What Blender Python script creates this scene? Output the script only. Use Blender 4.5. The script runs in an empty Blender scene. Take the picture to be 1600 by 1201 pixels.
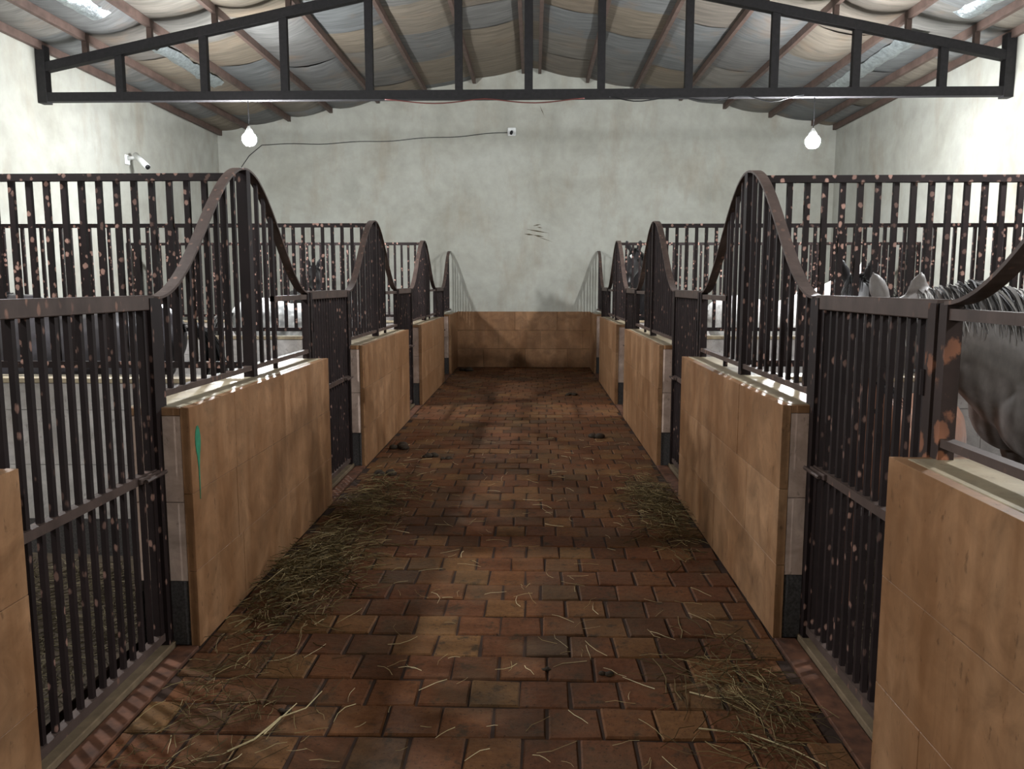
import bpy, bmesh, math, random
from mathutils import Vector, Matrix, noise
random.seed(7)
PI = math.pi
SC = bpy.context.scene
COL = SC.collection

# ------------------------------------------------------------------ camera, world, exposure
cam_d = bpy.data.cameras.new('camera'); cam_d.sensor_width = 36.0; cam_d.lens = 36.0 * 1250 / 1600
cam_d.clip_start = 0.05
cam = bpy.data.objects.new('camera', cam_d); COL.objects.link(cam)
cam.location = (0, 0, 1.6); cam.rotation_euler = (PI / 2 - 0.1239, 0, 0.0270)
SC.camera = cam
W = bpy.data.worlds.new('world'); SC.world = W; W.use_nodes = True
W.node_tree.nodes['Background'].inputs[0].default_value = (0.6, 0.75, 1.0, 1)
W.node_tree.nodes['Background'].inputs[1].default_value = 0.02
SC.view_settings.view_transform = 'Standard'; SC.view_settings.look = 'None'
SC.view_settings.exposure = 0.38; SC.view_settings.gamma = 1.0; SC.view_settings.use_curve_mapping = False
SC.cycles.use_denoising = True
SC.cycles.max_bounces = 8; SC.cycles.diffuse_bounces = 5; SC.cycles.glossy_bounces = 3
SC.cycles.sample_clamp_indirect = 6.0

BULB = 1780.0            # emission strength of the two bulbs on the truss in view
BULB_NEAR = 1300.0       # the pair over the near stalls, above the frame
BULB_REAR = 1000.0       # the pair behind the camera

# ------------------------------------------------------------------ layout (metres; x right, y down the aisle, z up)
XL, XR = -1.483, 1.097            # aisle faces of the stall fronts
SIDE = {'L': (-6.05), 'R': (5.65)}
YB, YE = -3.4, 15.6               # back and end walls
RX, RZ, RS = -0.07, 5.66, 0.19    # ridge x, height and roof slope
WT = 1.075                        # half wall height
BT = 0.27                         # half wall thickness
GI = 0.145                        # grille plane set back from the aisle face
BLK = {'L': [(-0.15, 2.22), (3.36, 5.72), (6.93, 9.47), (10.55, 13.22), (14.28, YE)],
       'R': [(0.02, 2.45), (3.51, 5.93), (7.02, 9.68), (10.68, 13.33), (14.45, YE)]}
SGN = {'L': -1, 'R': 1}
FX = {'L': XL, 'R': XR}
def roof_z(x): return RZ - RS * abs(x - RX)

# ------------------------------------------------------------------ materials
def nodes_of(name):
    m = bpy.data.materials.new(name); m.use_nodes = True
    nt = m.node_tree; b = nt.nodes['Principled BSDF']
    return m, nt, b
def N(nt, t, **kw):
    n = nt.nodes.new(t)
    for k, v in kw.items():
        if k in ('operation', 'blend_type', 'data_type', 'feature', 'noise_dimensions', 'distance'): setattr(n, k, v)
    return n
def coords(nt, kind='pos', scale=(1, 1, 1)):
    mp = nt.nodes.new('ShaderNodeMapping'); mp.inputs['Scale'].default_value = scale
    if kind == 'pos':
        g = nt.nodes.new('ShaderNodeNewGeometry'); nt.links.new(g.outputs['Position'], mp.inputs[0])
    else:
        g = nt.nodes.new('ShaderNodeTexCoord'); nt.links.new(g.outputs['Object'], mp.inputs[0])
    return mp.outputs[0]
def noise_n(nt, co, scale, detail=4, rough=.55, dist=0):
    n = nt.nodes.new('ShaderNodeTexNoise'); n.inputs['Scale'].default_value = scale
    n.inputs['Detail'].default_value = detail; n.inputs['Roughness'].default_value = rough
    n.inputs['Distortion'].default_value = dist
    nt.links.new(co, n.inputs['Vector']); return n.outputs['Fac']
def ramp(nt, fac, stops, interp='LINEAR'):
    r = nt.nodes.new('ShaderNodeValToRGB'); r.color_ramp.interpolation = interp
    el = r.color_ramp.elements
    while len(el) < len(stops): el.new(.5)
    for e, (p, c) in zip(el, stops):
        e.position = p; e.color = (c[0], c[1], c[2], 1) if not isinstance(c, (int, float)) else (c, c, c, 1)
    nt.links.new(fac, r.inputs[0]); return r.outputs[0]
def mix(nt, a, b, fac, mode='MIX'):
    m = nt.nodes.new('ShaderNodeMix'); m.data_type = 'RGBA'; m.blend_type = mode
    for s, v in ((m.inputs[0], fac), (m.inputs[6], a), (m.inputs[7], b)):
        if isinstance(v, (int, float)): s.default_value = v
        elif isinstance(v, tuple): s.default_value = (v[0], v[1], v[2], 1)
        else: nt.links.new(v, s)
    return m.outputs[2]
def bump(nt, b, h, strength=.3, dist=.01):
    n = nt.nodes.new('ShaderNodeBump'); n.inputs['Strength'].default_value = strength; n.inputs['Distance'].default_value = dist
    nt.links.new(h, n.inputs['Height']); nt.links.new(n.outputs[0], b.inputs['Normal'])
def rnd(nt, island=False):
    o = nt.nodes.new('ShaderNodeObjectInfo')
    if not island: return o.outputs['Random']
    g = nt.nodes.new('ShaderNodeNewGeometry'); a = nt.nodes.new('ShaderNodeMath'); a.operation = 'ADD'
    nt.links.new(o.outputs['Random'], a.inputs[0]); nt.links.new(g.outputs['Random Per Island'], a.inputs[1])
    f = nt.nodes.new('ShaderNodeMath'); f.operation = 'FRACT'; nt.links.new(a.outputs[0], f.inputs[0]); return f.outputs[0]
def plain(name, c, rough=.6, metal=0, var=.25, sc=12, bmp=.1):
    m, nt, b = nodes_of(name); co = coords(nt)
    n = noise_n(nt, co, sc)
    col = ramp(nt, n, [(.25, tuple(v * (1 - var) for v in c)), (.75, tuple(min(1, v * (1 + var)) for v in c))])
    nt.links.new(col, b.inputs['Base Color']); b.inputs['Roughness'].default_value = rough; b.inputs['Metallic'].default_value = metal
    b.inputs['Specular IOR Level'].default_value = .3
    if bmp: bump(nt, b, n, bmp, .004)
    return m

def mat_plaster(name='whitewashed_plaster'):
    m, nt, b = nodes_of(name); co = coords(nt)
    a = noise_n(nt, co, .9, 6, .62, .6); c2 = noise_n(nt, co, 5, 6, .6)
    col = ramp(nt, a, [(.25, (.285, .276, .232)), (.5, (.365, .362, .318)), (.72, (.41, .412, .370))])
    st = ramp(nt, noise_n(nt, coords(nt, 'pos', (1, 1, .35)), 2.2, 5, .65), [(.52, 0.0), (.74, .65)])
    col = mix(nt, col, (.285, .245, .185), st)
    fl = ramp(nt, c2, [(.3, .88), (.7, 1.04)])
    col = mix(nt, col, fl, 1.0, 'MULTIPLY')
    nt.links.new(col, b.inputs['Base Color']); b.inputs['Roughness'].default_value = .85
    bump(nt, b, c2, .25, .01); return m
def mat_iron(name, base=(.0105, .0066, .0064), spot=(.20, .115, .09), amount=.30, sc=26, rough=.6, zs=.5):
    m, nt, b = nodes_of(name); co = coords(nt, 'pos', (1, 1, zs))
    v = nt.nodes.new('ShaderNodeTexVoronoi'); v.inputs['Scale'].default_value = sc; nt.links.new(co, v.inputs['Vector'])
    dn = noise_n(nt, co, 60, 3)
    ad = nt.nodes.new('ShaderNodeMath'); ad.operation = 'MULTIPLY_ADD'; nt.links.new(dn, ad.inputs[0]); ad.inputs[1].default_value = .35
    nt.links.new(v.outputs['Distance'], ad.inputs[2])
    sp = ramp(nt, ad.outputs[0], [(amount, 1.0), (amount + .1, 0.0)])
    big = ramp(nt, noise_n(nt, co, 3.1, 3), [(.40, .25), (.62, 1.0)])
    msk = mix(nt, sp, big, 1.0, 'MULTIPLY')
    bc = ramp(nt, noise_n(nt, co, 9, 4), [(.3, base), (.7, tuple(x * 1.7 for x in base))])
    sc2 = ramp(nt, noise_n(nt, co, 14, 2), [(.3, spot), (.7, tuple(min(1, x * 1.25) for x in spot))])
    nt.links.new(mix(nt, bc, sc2, msk), b.inputs['Base Color'])
    b.inputs['Roughness'].default_value = rough; b.inputs['Specular IOR Level'].default_value = .14
    bump(nt, b, dn, .15, .002); return m
def mat_travertine(name, c0, c1, c2, stain=(.125, .050, .016), st_amt=.7, rough=.42):
    m, nt, b = nodes_of(name); co = coords(nt); r = rnd(nt)
    col = ramp(nt, r, [(0, c0), (.5, c1), (1, c2)])
    cl = noise_n(nt, co, 6, 8, .65, .8)
    col = mix(nt, col, ramp(nt, cl, [(.28, .60), (.5, .95), (.72, 1.32)]), 1.0, 'MULTIPLY')
    drip = noise_n(nt, coords(nt, 'pos', (3.2, 3.2, .55)), 1.9, 6, .62)
    s = ramp(nt, drip, [(.44, 0.0), (.70, st_amt)])
    col = mix(nt, col, stain, s)
    big = ramp(nt, noise_n(nt, coords(nt, 'pos', (1, 1, .8)), 1.6, 4, .6, .5), [(.42, 0.0), (.66, st_amt * .7)])
    col = mix(nt, col, tuple(c_ * .62 for c_ in c0[:1]) + (c0[1] * .50, c0[2] * .38), big)
    pit = ramp(nt, noise_n(nt, coords(nt, 'pos', (1, 1, .5)), 38, 4, .6), [(.30, .55), (.38, 1.0)])
    col = mix(nt, col, pit, .8, 'MULTIPLY')
    nt.links.new(col, b.inputs['Base Color']); b.inputs['Roughness'].default_value = rough
    b.inputs['Specular IOR Level'].default_value = .25
    bump(nt, b, pit, .25, .003); return m
def mat_brick():
    m, nt, b = nodes_of('clay_paver'); co = coords(nt); r = rnd(nt, True)
    col = ramp(nt, r, [(0, (.066, .028, .0125)), (.10, (.090, .036, .0165)), (.40, (.108, .041, .0178)), (.70, (.120, .049, .020)), (.88, (.130, .061, .024)), (.96, (.136, .069, .027)), (1, (.060, .029, .0155))])
    n1 = noise_n(nt, co, 2.3, 5, .6); n2 = noise_n(nt, co, 30, 5, .65); n3 = noise_n(nt, co, 9, 5, .7)
    col = mix(nt, col, ramp(nt, n2, [(.3, .72), (.7, 1.2)]), 1.0, 'MULTIPLY')
    col = mix(nt, col, (.035, .024, .014), ramp(nt, n3, [(.56, 0.0), (.66, .85)]))
    col = mix(nt, col, (.075, .05, .028), ramp(nt, n1, [(.46, 0.0), (.72, .7)]))
    nt.links.new(col, b.inputs['Base Color'])
    spk = ramp(nt, noise_n(nt, co, 75, 3, .7), [(.60, 0.0), (.68, .8)])
    col = mix(nt, col, (.022, .012, .007), spk)
    nt.links.new(col, b.inputs['Base Color'])
    b.inputs['Specular IOR Level'].default_value = .10
    nt.links.new(ramp(nt, n1, [(.3, .8), (.7, .62)]), b.inputs['Roughness'])
    bump(nt, b, n2, .6, .008); return m
def mat_insul():
    m, nt, b = nodes_of('roof_blanket'); co = coords(nt); r = rnd(nt)
    col = ramp(nt, r, [(0, (.11, .115, .115)), (.3, (.14, .14, .135)), (.42, (.145, .118, .085)), (.62, (.165, .135, .10)), (.72, (.13, .125, .115)), (.85, (.11, .11, .108)), (1, (.15, .118, .085))], 'LINEAR')
    st = nt.nodes.new('ShaderNodeTexNoise'); st.inputs['Scale'].default_value = 1; st.inputs['Detail'].default_value = 5
    nt.links.new(coords(nt, 'pos', (2.2, 17, 3)), st.inputs['Vector'])
    col = mix(nt, col, ramp(nt, st.outputs['Fac'], [(.3, .68), (.68, 1.2)]), 1.0, 'MULTIPLY')
    col = mix(nt, col, (.20, .13, .08), ramp(nt, noise_n(nt, co, 1.7, 5), [(.55, 0.0), (.75, .55)]))
    nt.links.new(col, b.inputs['Base Color']); b.inputs['Roughness'].default_value = .75
    bump(nt, b, st.outputs['Fac'], .4, .02); return m
def mat_foil():
    m, nt, b = nodes_of('silver_foil'); co = coords(nt)
    n = noise_n(nt, co, 14, 4, .7)
    nt.links.new(ramp(nt, n, [(.3, (.35, .40, .42)), (.7, (.75, .82, .84))]), b.inputs['Base Color'])
    b.inputs['Metallic'].default_value = .85; b.inputs['Roughness'].default_value = .32
    bump(nt, b, n, .9, .03); return m
def mat_coat(name, c0, c1, c2, sc=3.0, dapple=None, legs=None, rough=.55):
    m, nt, b = nodes_of(name); co = coords(nt, 'obj')
    n = noise_n(nt, co, sc, 4, .6)
    col = ramp(nt, n, [(.3, c0), (.52, c1), (.72, c2)])
    if dapple:
        v = nt.nodes.new('ShaderNodeTexVoronoi'); v.feature = 'SMOOTH_F1'; v.inputs['Scale'].default_value = 17
        nt.links.new(co, v.inputs['Vector'])
        col = mix(nt, col, dapple, ramp(nt, v.outputs['Distance'], [(.25, 0.0), (.62, .85)]))
    fine = noise_n(nt, coords(nt, 'obj', (1, 1, .4)), 70, 3)
    col = mix(nt, col, ramp(nt, fine, [(.3, .86), (.7, 1.12)]), 1.0, 'MULTIPLY')
    if legs:
        t = nt.nodes.new('ShaderNodeTexCoord'); sx = nt.nodes.new('ShaderNodeSeparateXYZ'); nt.links.new(t.outputs['Object'], sx.inputs[0])
        col = mix(nt, legs, col, ramp(nt, sx.outputs['Z'], [(.42, 0.0), (.72, 1.0)]))
    nt.links.new(col, b.inputs['Base Color']); b.inputs['Roughness'].default_value = rough
    b.inputs['Sheen Weight'].default_value = .15
    bump(nt, b, fine, .12, .003); return m
def mat_straw(name, c0, c1, c2):
    m, nt, b = nodes_of(name); g = nt.nodes.new('ShaderNodeNewGeometry')
    nt.links.new(ramp(nt, g.outputs['Random Per Island'], [(0, c0), (.5, c1), (1, c2)]), b.inputs['Base Color'])
    b.inputs['Roughness'].default_value = .7; b.inputs['Specular IOR Level'].default_value = .12; return m
def mat_emit(name, strength, c=(.95, .98, 1.0)):
    m, nt, b = nodes_of(name)
    b.inputs['Base Color'].default_value = (.9, .9, .9, 1)
    b.inputs['Emission Color'].default_value = (*c, 1); b.inputs['Emission Strength'].default_value = strength
    return m

M = {}
M['plaster'] = mat_plaster()
M['iron'] = mat_iron('rust_and_highlight_iron')  # rust spots, stretched upright so they also paint pale highlight streaks on the bars
M['iron_part'] = mat_iron('rust_spotted_iron_partition', spot=(.34, .20, .16), amount=.40, sc=22, zs=.85)
M['iron_rail'] = mat_iron('worn_brown_rail', base=(.050, .035, .030), spot=(.20, .11, .08), amount=.30, sc=20, rough=.5)
M['rust'] = mat_iron('flaking_rust_post', base=(.022, .014, .012), spot=(.34, .14, .075), amount=.50, sc=15, zs=.7)
M['truss'] = plain('dark_truss_steel', (.017, .0155, .017), .65, 0, .3, 20)
M['purlin'] = plain('brown_purlin_steel', (.085, .055, .045), .6, 0, .35, 8)
M['trav'] = mat_travertine('travertine_cladding', (.235, .127, .064), (.28, .155, .080), (.325, .186, .100))
M['trav_end'] = mat_travertine('travertine_dado', (.205, .108, .052), (.23, .122, .060), (.255, .14, .072), st_amt=.5)
M['cap'] = mat_travertine('cream_cap_stone', (.32, .265, .18), (.36, .30, .205), (.39, .335, .24), stain=(.20, .12, .06), st_amt=.45, rough=.35)
M['white_tile'] = mat_travertine('white_wall_tile', (.39, .365, .355), (.42, .395, .385), (.45, .425, .41), stain=(.31, .25, .19), st_amt=.35, rough=.28)
M['end_tile'] = mat_travertine('pinkish_end_tile', (.43, .315, .26), (.46, .345, .285), (.49, .375, .315), stain=(.25, .13, .07), st_amt=.4, rough=.35)
M['granite'] = plain('dark_granite_plinth', (.055, .05, .048), .5, 0, .6, 90, .1)
M['core'] = plain('rough_mortar', (.13, .092, .055), .9, 0, .3, 15)
M['brick'] = mat_brick()
M['joint'] = plain('dirt_joint', (.028, .013, .007), .95, 0, .4, 14)
M['stall_dirt'] = plain('stall_bedding_dirt', (.035, .024, .014), .95, 0, .5, 9, .6)
M['sill'] = plain('red_threshold_stone', (.085, .034, .017), .8, 0, .7, 14, .4)
M['insul'] = mat_insul()
M['foil'] = mat_foil()
M['hay'] = mat_straw('green_brown_hay', (.038, .026, .009), (.070, .050, .019), (.27, .205, .10))
M['straw'] = mat_straw('pale_straw', (.28, .21, .10), (.42, .34, .19), (.60, .52, .33))
M['bedding'] = mat_straw('trodden_straw', (.022, .016, .008), (.045, .034, .018), (.14, .115, .07))
M['dung'] = plain('dark_dung', (.030, .020, .012), .9, 0, .4, 40, .5)
M['bulb'] = mat_emit('lit_bulb', BULB)
M['bulb_near'] = mat_emit('lit_bulb_near', BULB_NEAR)
M['bulb_rear'] = mat_emit('lit_bulb_rear', BULB_REAR)
M['white_plastic'] = plain('white_plastic', (.72, .73, .72), .4, 0, .05, 5, 0)
M['black_plastic'] = plain('black_plastic', (.012, .012, .013), .3, 0, .2, 10, 0)
M['wire_red'] = plain('red_brown_wire', (.14, .04, .035), .5, 0, .2, 10, 0)
M['green'] = plain('green_paint', (.02, .16, .085), .5, 0, .3, 30, 0)
M['scratch'] = plain('dark_scratch', (.07, .055, .03), .9, 0, .4, 30, 0)
M['hoof'] = plain('hoof_horn', (.06, .05, .045), .5, 0, .3, 20, 0)
M['eye'] = plain('dark_eye', (.01, .008, .007), .08, 0, .1, 10, 0)

# ------------------------------------------------------------------ mesh helpers
class MB:
    def __init__(s): s.v = []; s.f = []
    def add(s, vs, fs):
        o = len(s.v); s.v += [tuple(v) for v in vs]; s.f += [tuple(i + o for i in f) for f in fs]; return s
    def box(s, x0, x1, y0, y1, z0, z1, bev=0.0):
        if bev <= 0:
            return s.add([(x0, y0, z0), (x1, y0, z0), (x1, y1, z0), (x0, y1, z0), (x0, y0, z1), (x1, y0, z1), (x1, y1, z1), (x0, y1, z1)],
                         [(0, 3, 2, 1), (4, 5, 6, 7), (0, 1, 5, 4), (1, 2, 6, 5), (2, 3, 7, 6), (3, 0, 4, 7)])
        bm = bmesh.new(); r = bmesh.ops.create_cube(bm, size=1)
        for v in bm.verts: v.co = Vector(((x0 + x1) / 2 + v.co.x * (x1 - x0), (y0 + y1) / 2 + v.co.y * (y1 - y0), (z0 + z1) / 2 + v.co.z * (z1 - z0)))
        bmesh.ops.bevel(bm, geom=bm.edges[:], offset=bev, segments=1, affect='EDGES')
        bm.verts.index_update()
        s.add([v.co for v in bm.verts], [[v.index for v in f.verts] for f in bm.faces]); bm.free(); return s
    def loft(s, pts, ws, hs, up=(0, 0, 1), n=10, caps=True):
        pts = [Vector(p) for p in pts]; up = Vector(up); rings = []
        for i, p in enumerate(pts):
            t = (pts[min(i + 1, len(pts) - 1)] - pts[max(i - 1, 0)]).normalized()
            side = t.cross(up)
            if side.length < 1e-4: side = t.cross(Vector((1, 0, 0)))
            side.normalize(); u = side.cross(t).normalized()
            rings.append([p + side * (ws[i] * math.cos(2 * PI * k / n)) + u * (hs[i] * math.sin(2 * PI * k / n)) for k in range(n)])
        vs = [v for r in rings for v in r]; fs = []
        for i in range(len(pts) - 1):
            for k in range(n):
                a = i * n + k; b = i * n + (k + 1) % n
                fs.append((a, b, b + n, a + n))
        if caps:
            fs.append(tuple(reversed(range(n)))); fs.append(tuple(range((len(pts) - 1) * n, len(pts) * n)))
        return s.add(vs, fs)
    def tube(s, pts, r, n=6, caps=True):
        rr = r if isinstance(r, (list, tuple)) else [r] * len(pts)
        return s.loft(pts, rr, rr, (0.13, .21, .97), n, caps)
    def sphere(s, c, r, nu=12, nv=8, sq=(1, 1, 1)):
        vs = []; fs = []
        for j in range(nv + 1):
            a = PI * j / nv
            for i in range(nu):
                b = 2 * PI * i / nu
                vs.append((c[0] + r * sq[0] * math.sin(a) * math.cos(b), c[1] + r * sq[1] * math.sin(a) * math.sin(b), c[2] + r * sq[2] * math.cos(a)))
        for j in range(nv):
            for i in range(nu):
                p = j * nu + i; q = j * nu + (i + 1) % nu
                fs.append((p, p + nu, q + nu, q))
        return s.add(vs, fs)
    def mesh(s, name, mat=None, smooth=False):
        me = bpy.data.meshes.new(name); me.from_pydata(s.v, [], s.f); me.update()
        if smooth:
            for p in me.polygons: p.use_smooth = True
        if mat: me.materials.append(mat)
        return me
    def build(s, name, mat, parent=None, smooth=False):
        return link(name, s.mesh(name, mat, smooth), parent)
def link(name, me, parent=None, loc=None):
    o = bpy.data.objects.new(name, me); COL.objects.link(o)
    if parent is not None: o.parent = parent
    if loc is not None: o.location = loc
    return o
def tag(o, label=None, cat=None, group=None, kind=None):
    if label: o['label'] = label
    if cat: o['category'] = cat
    if group: o['group'] = group
    if kind: o['kind'] = kind
    return o
def thing(name, label, cat, loc=(0, 0, 0), group=None, rz=0):
    o = bpy.data.objects.new(name, None); COL.objects.link(o); o.location = loc; o.rotation_euler = (0, 0, rz)
    o.empty_display_size = .1
    return tag(o, label, cat, group)
def bar_mesh(name, w, d, h, mat):      # vertical bar, base at origin
    return MB().box(-w / 2, w / 2, -d / 2, d / 2, 0, h).mesh(name, mat)

# ------------------------------------------------------------------ the room shell
x0, x1 = SIDE['L'], SIDE['R']
fl = MB().box(x0, x1, YB, YE, -.12, -.009).build('floor', M['joint']); tag(fl, kind='structure', label='brick paved aisle floor of the stable with dark dirty joints')
T = .15
def gable(name, ya, yb):
    prof = [(x0, 0), (x1, 0), (x1, roof_z(x1)), (RX, RZ), (x0, roof_z(x0))]
    vs = [(x, ya, z) for x, z in prof] + [(x, yb, z) for x, z in prof]
    fs = [(0, 1, 2, 3, 4), (9, 8, 7, 6, 5)] + [(i, i + 5, (i + 1) % 5 + 5, (i + 1) % 5) for i in range(5)]
    o = MB().add(vs, fs).build(name, M['plaster']); return tag(o, kind='structure')
wall_end = gable('wall_end', YE, YE + T); gable('wall_back', YB - T, YB)
wl = MB().box(x0 - T, x0, YB - T, YE + T, -.12, roof_z(x0) + .03).build('wall_left', M['plaster']); tag(wl, kind='structure')
wr = MB().box(x1, x1 + T, YB - T, YE + T, -.12, roof_z(x1) + .03).build('wall_right', M['plaster']); tag(wr, kind='structure')
# roof deck above the insulation blanket
TK = .06
vs = []
for y in (YB - T, YE + T):
    vs += [(x0 - T, y, roof_z(x0 - T) + .03), (RX, y, RZ + .03), (x1 + T, y, roof_z(x1 + T) + .03), (x1 + T, y, roof_z(x1 + T) + .03 + TK), (RX, y, RZ + .03 + TK), (x0 - T, y, roof_z(x0 - T) + .03 + TK)]
fs = [(0, 1, 4, 5), (1, 2, 3, 4), (11, 10, 7, 6), (10, 9, 8, 7)] + [(i, i + 6, (i + 1) % 6 + 6, (i + 1) % 6) for i in range(6)]
ceiling = MB().add(vs, fs).build('ceiling', M['purlin']); tag(ceiling, kind='structure', label='pitched roof lined with sagging grey and brown blankets')
PUR = [-5.98, -5.45, -4.65, -3.85, -2.95, -2.05, -1.13, -.21, .10, .99, 1.88, 2.73, 3.55, 4.40, 5.2, 5.6]
for x in PUR:
    z = roof_z(x); yb, ye = YB, YE - .02
    MB().box(x - .028, x + .028, yb, ye, z - .115, z - .02).build('purlin', M['purlin'], ceiling)
# blankets: one piece for each field between two purlins, sagging a little
def blanket(xa, xb, ya, yb, sag, seed):
    nx, ny = 5, 5; vs = []; fs = []
    for j in range(ny + 1):
        for i in range(nx + 1):
            u, v = i / nx, j / ny; x = xa + (xb - xa) * u; y = ya + (yb - ya) * v
            z = roof_z(x) - .012 - sag * (4 * u * (1 - u)) * (.55 + .45 * math.sin(PI * v)) - .02 * noise.noise((x * 2.1, y * 3.3, seed))* (4 * u * (1 - u))
            if j in (0, ny): z -= .006
            vs.append((x, y, z))
    n = nx + 1
    for j in range(ny):
        for i in range(nx): fs.append((j * n + i, (j + 1) * n + i, (j + 1) * n + i + 1, j * n + i + 1))
    o = MB().add(vs, fs).build('blanket', M['insul'], ceiling, True); return o
for a in range(len(PUR) - 1):
    xa, xb = PUR[a], PUR[a + 1]
    y = YB + random.uniform(.3, 1.0) - 1.2
    while y < YE:
        ln = random.choice((.95, 1.15, 1.2, 1.3, 1.5))
        ya, yb = max(y, YB), min(y + ln + .03, YE - .005)
        if yb - ya > .1:
            edge = xa < -3.6 or xb > 3.4
            sg = random.uniform(.03, .075) + (random.uniform(0, .08) if edge else 0)
            blanket(xa, xb, ya, yb, sg * min(1, (xb - xa) / .8), a * 7.3)
        y += ln
# crumpled foil strips hanging along the outer fields
def foil(xc, y0, y1, w, seed):
    n = int((y1 - y0) / .12); vs = []; fs = []
    for j in range(n + 1):
        y = y0 + (y1 - y0) * j / n
        for i in range(5):
            x = xc + w * (i / 4 - .5) + .04 * noise.noise((y * 2, i, seed))
            z = roof_z(x) - .10 - .05 * math.sin(PI * i / 4) + .035 * noise.noise((y * 5, i * 1.7, seed + 3))
            vs.append((x, y, z))
    for j in range(n):
        for i in range(4): fs.append((j * 5 + i, (j + 1) * 5 + i, (j + 1) * 5 + i + 1, j * 5 + i + 1))
    MB().add(vs, fs).build('foil_strip', M['foil'], ceiling, True)
for xc, a, b, w, sd in ((-4.95, 5.8, 9.4, .28, 1), (-4.85, 10.6, 12.6, .22, 2), (-2.45, 8.0, 8.9, .16, 3), (4.85, 6.2, 9.6, .26, 4), (4.7, 10.4, 13.2, .24, 5), (-3.3, 8.4, 9.6, .14, 6)):
    foil(xc, a, b, w, sd)

# ------------------------------------------------------------------ aisle paving: bricks
BX, BY = .199, .2105
def brick_mb(seed, cx=0, cy=0, w=BX, d=BY, mb=None, dz=0):
    r = random.Random(seed); g = .003 + r.random() * .003
    hw, hd = w / 2 - g, d / 2 - g; mb = mb or MB()
    j = lambda: r.uniform(-.005, .005)
    base = [(-hw + j(), -hd + j()), (hw + j(), -hd + j()), (hw + j(), hd + j()), (-hw + j(), hd + j())]
    c = .006; vs = []
    for x, y in base: vs.append((cx + x, cy + y, -.05))
    for x, y in base: vs.append((cx + x, cy + y, dz - .006))
    for x, y in base: vs.append((cx + x - math.copysign(c, x), cy + y - math.copysign(c, y), dz + r.uniform(-.002, .002)))
    fs = [(8, 9, 10, 11)]
    for k in range(4):
        n = (k + 1) % 4; fs += [(k, n, n + 4, k + 4), (k + 4, n + 4, n + 8, k + 8)]
    return mb.add(vs, fs)
variants = [brick_mb(i).mesh('brick', M['brick']) for i in range(9)]
spots = []
row = 0; y = 1.2
while y < YE - .05:
    off = (0 if row % 2 else BX / 2) + random.uniform(-.02, .02)
    x = XL - .05 + off - BX
    while x < XR + BX:
        xa, xb = max(x, XL + .002), min(x + BX, XR - .002)
        if xb - xa > .05: spots.append(((xa + xb) / 2, y + BY / 2, xb - xa))
        x += BX
    y += BY; row += 1
nb = 0; rest = MB()
vis = [s for s in spots if s[1] > 2.38 and abs(s[0] + .027 * s[1]) < .66 * s[1] + .1]
near = set(vis[:300])
for s in spots:
    dz = random.uniform(-.004, .002)
    if s in near and s[2] > BX * .97:
        o = link('brick', variants[random.randrange(9)], fl, (s[0], s[1], dz))
    elif s in near:
        brick_mb(random.random(), 0, 0, s[2]).build('brick', M['brick'], fl).location = (s[0], s[1], dz)
    else: brick_mb(random.random(), s[0], s[1], s[2], BY, rest, dz)
ro = rest.build('brick_paving', M['brick'], fl); tag(ro, kind='stuff')
# stall floors of trodden bedding
for sd in 'LR':
    a, b = (x0, XL - BT) if sd == 'L' else (XR + BT, x1)
    nx, ny = 14, 50; vs = []; fs = []
    for j in range(ny + 1):
        for i in range(nx + 1):
            x = a + (b - a) * i / nx; y = YB + (YE - YB) * j / ny
            vs.append((x, y, .03 + .03 * noise.noise((x * 2, y * 2, 1.5))))
    for j in range(ny):
        for i in range(nx): fs.append((j * (nx + 1) + i, j * (nx + 1) + i + 1, (j + 1) * (nx + 1) + i + 1, (j + 1) * (nx + 1) + i))
    o = MB().add(vs, fs).build('stall_floor', M['stall_dirt'], fl, True)

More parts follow.
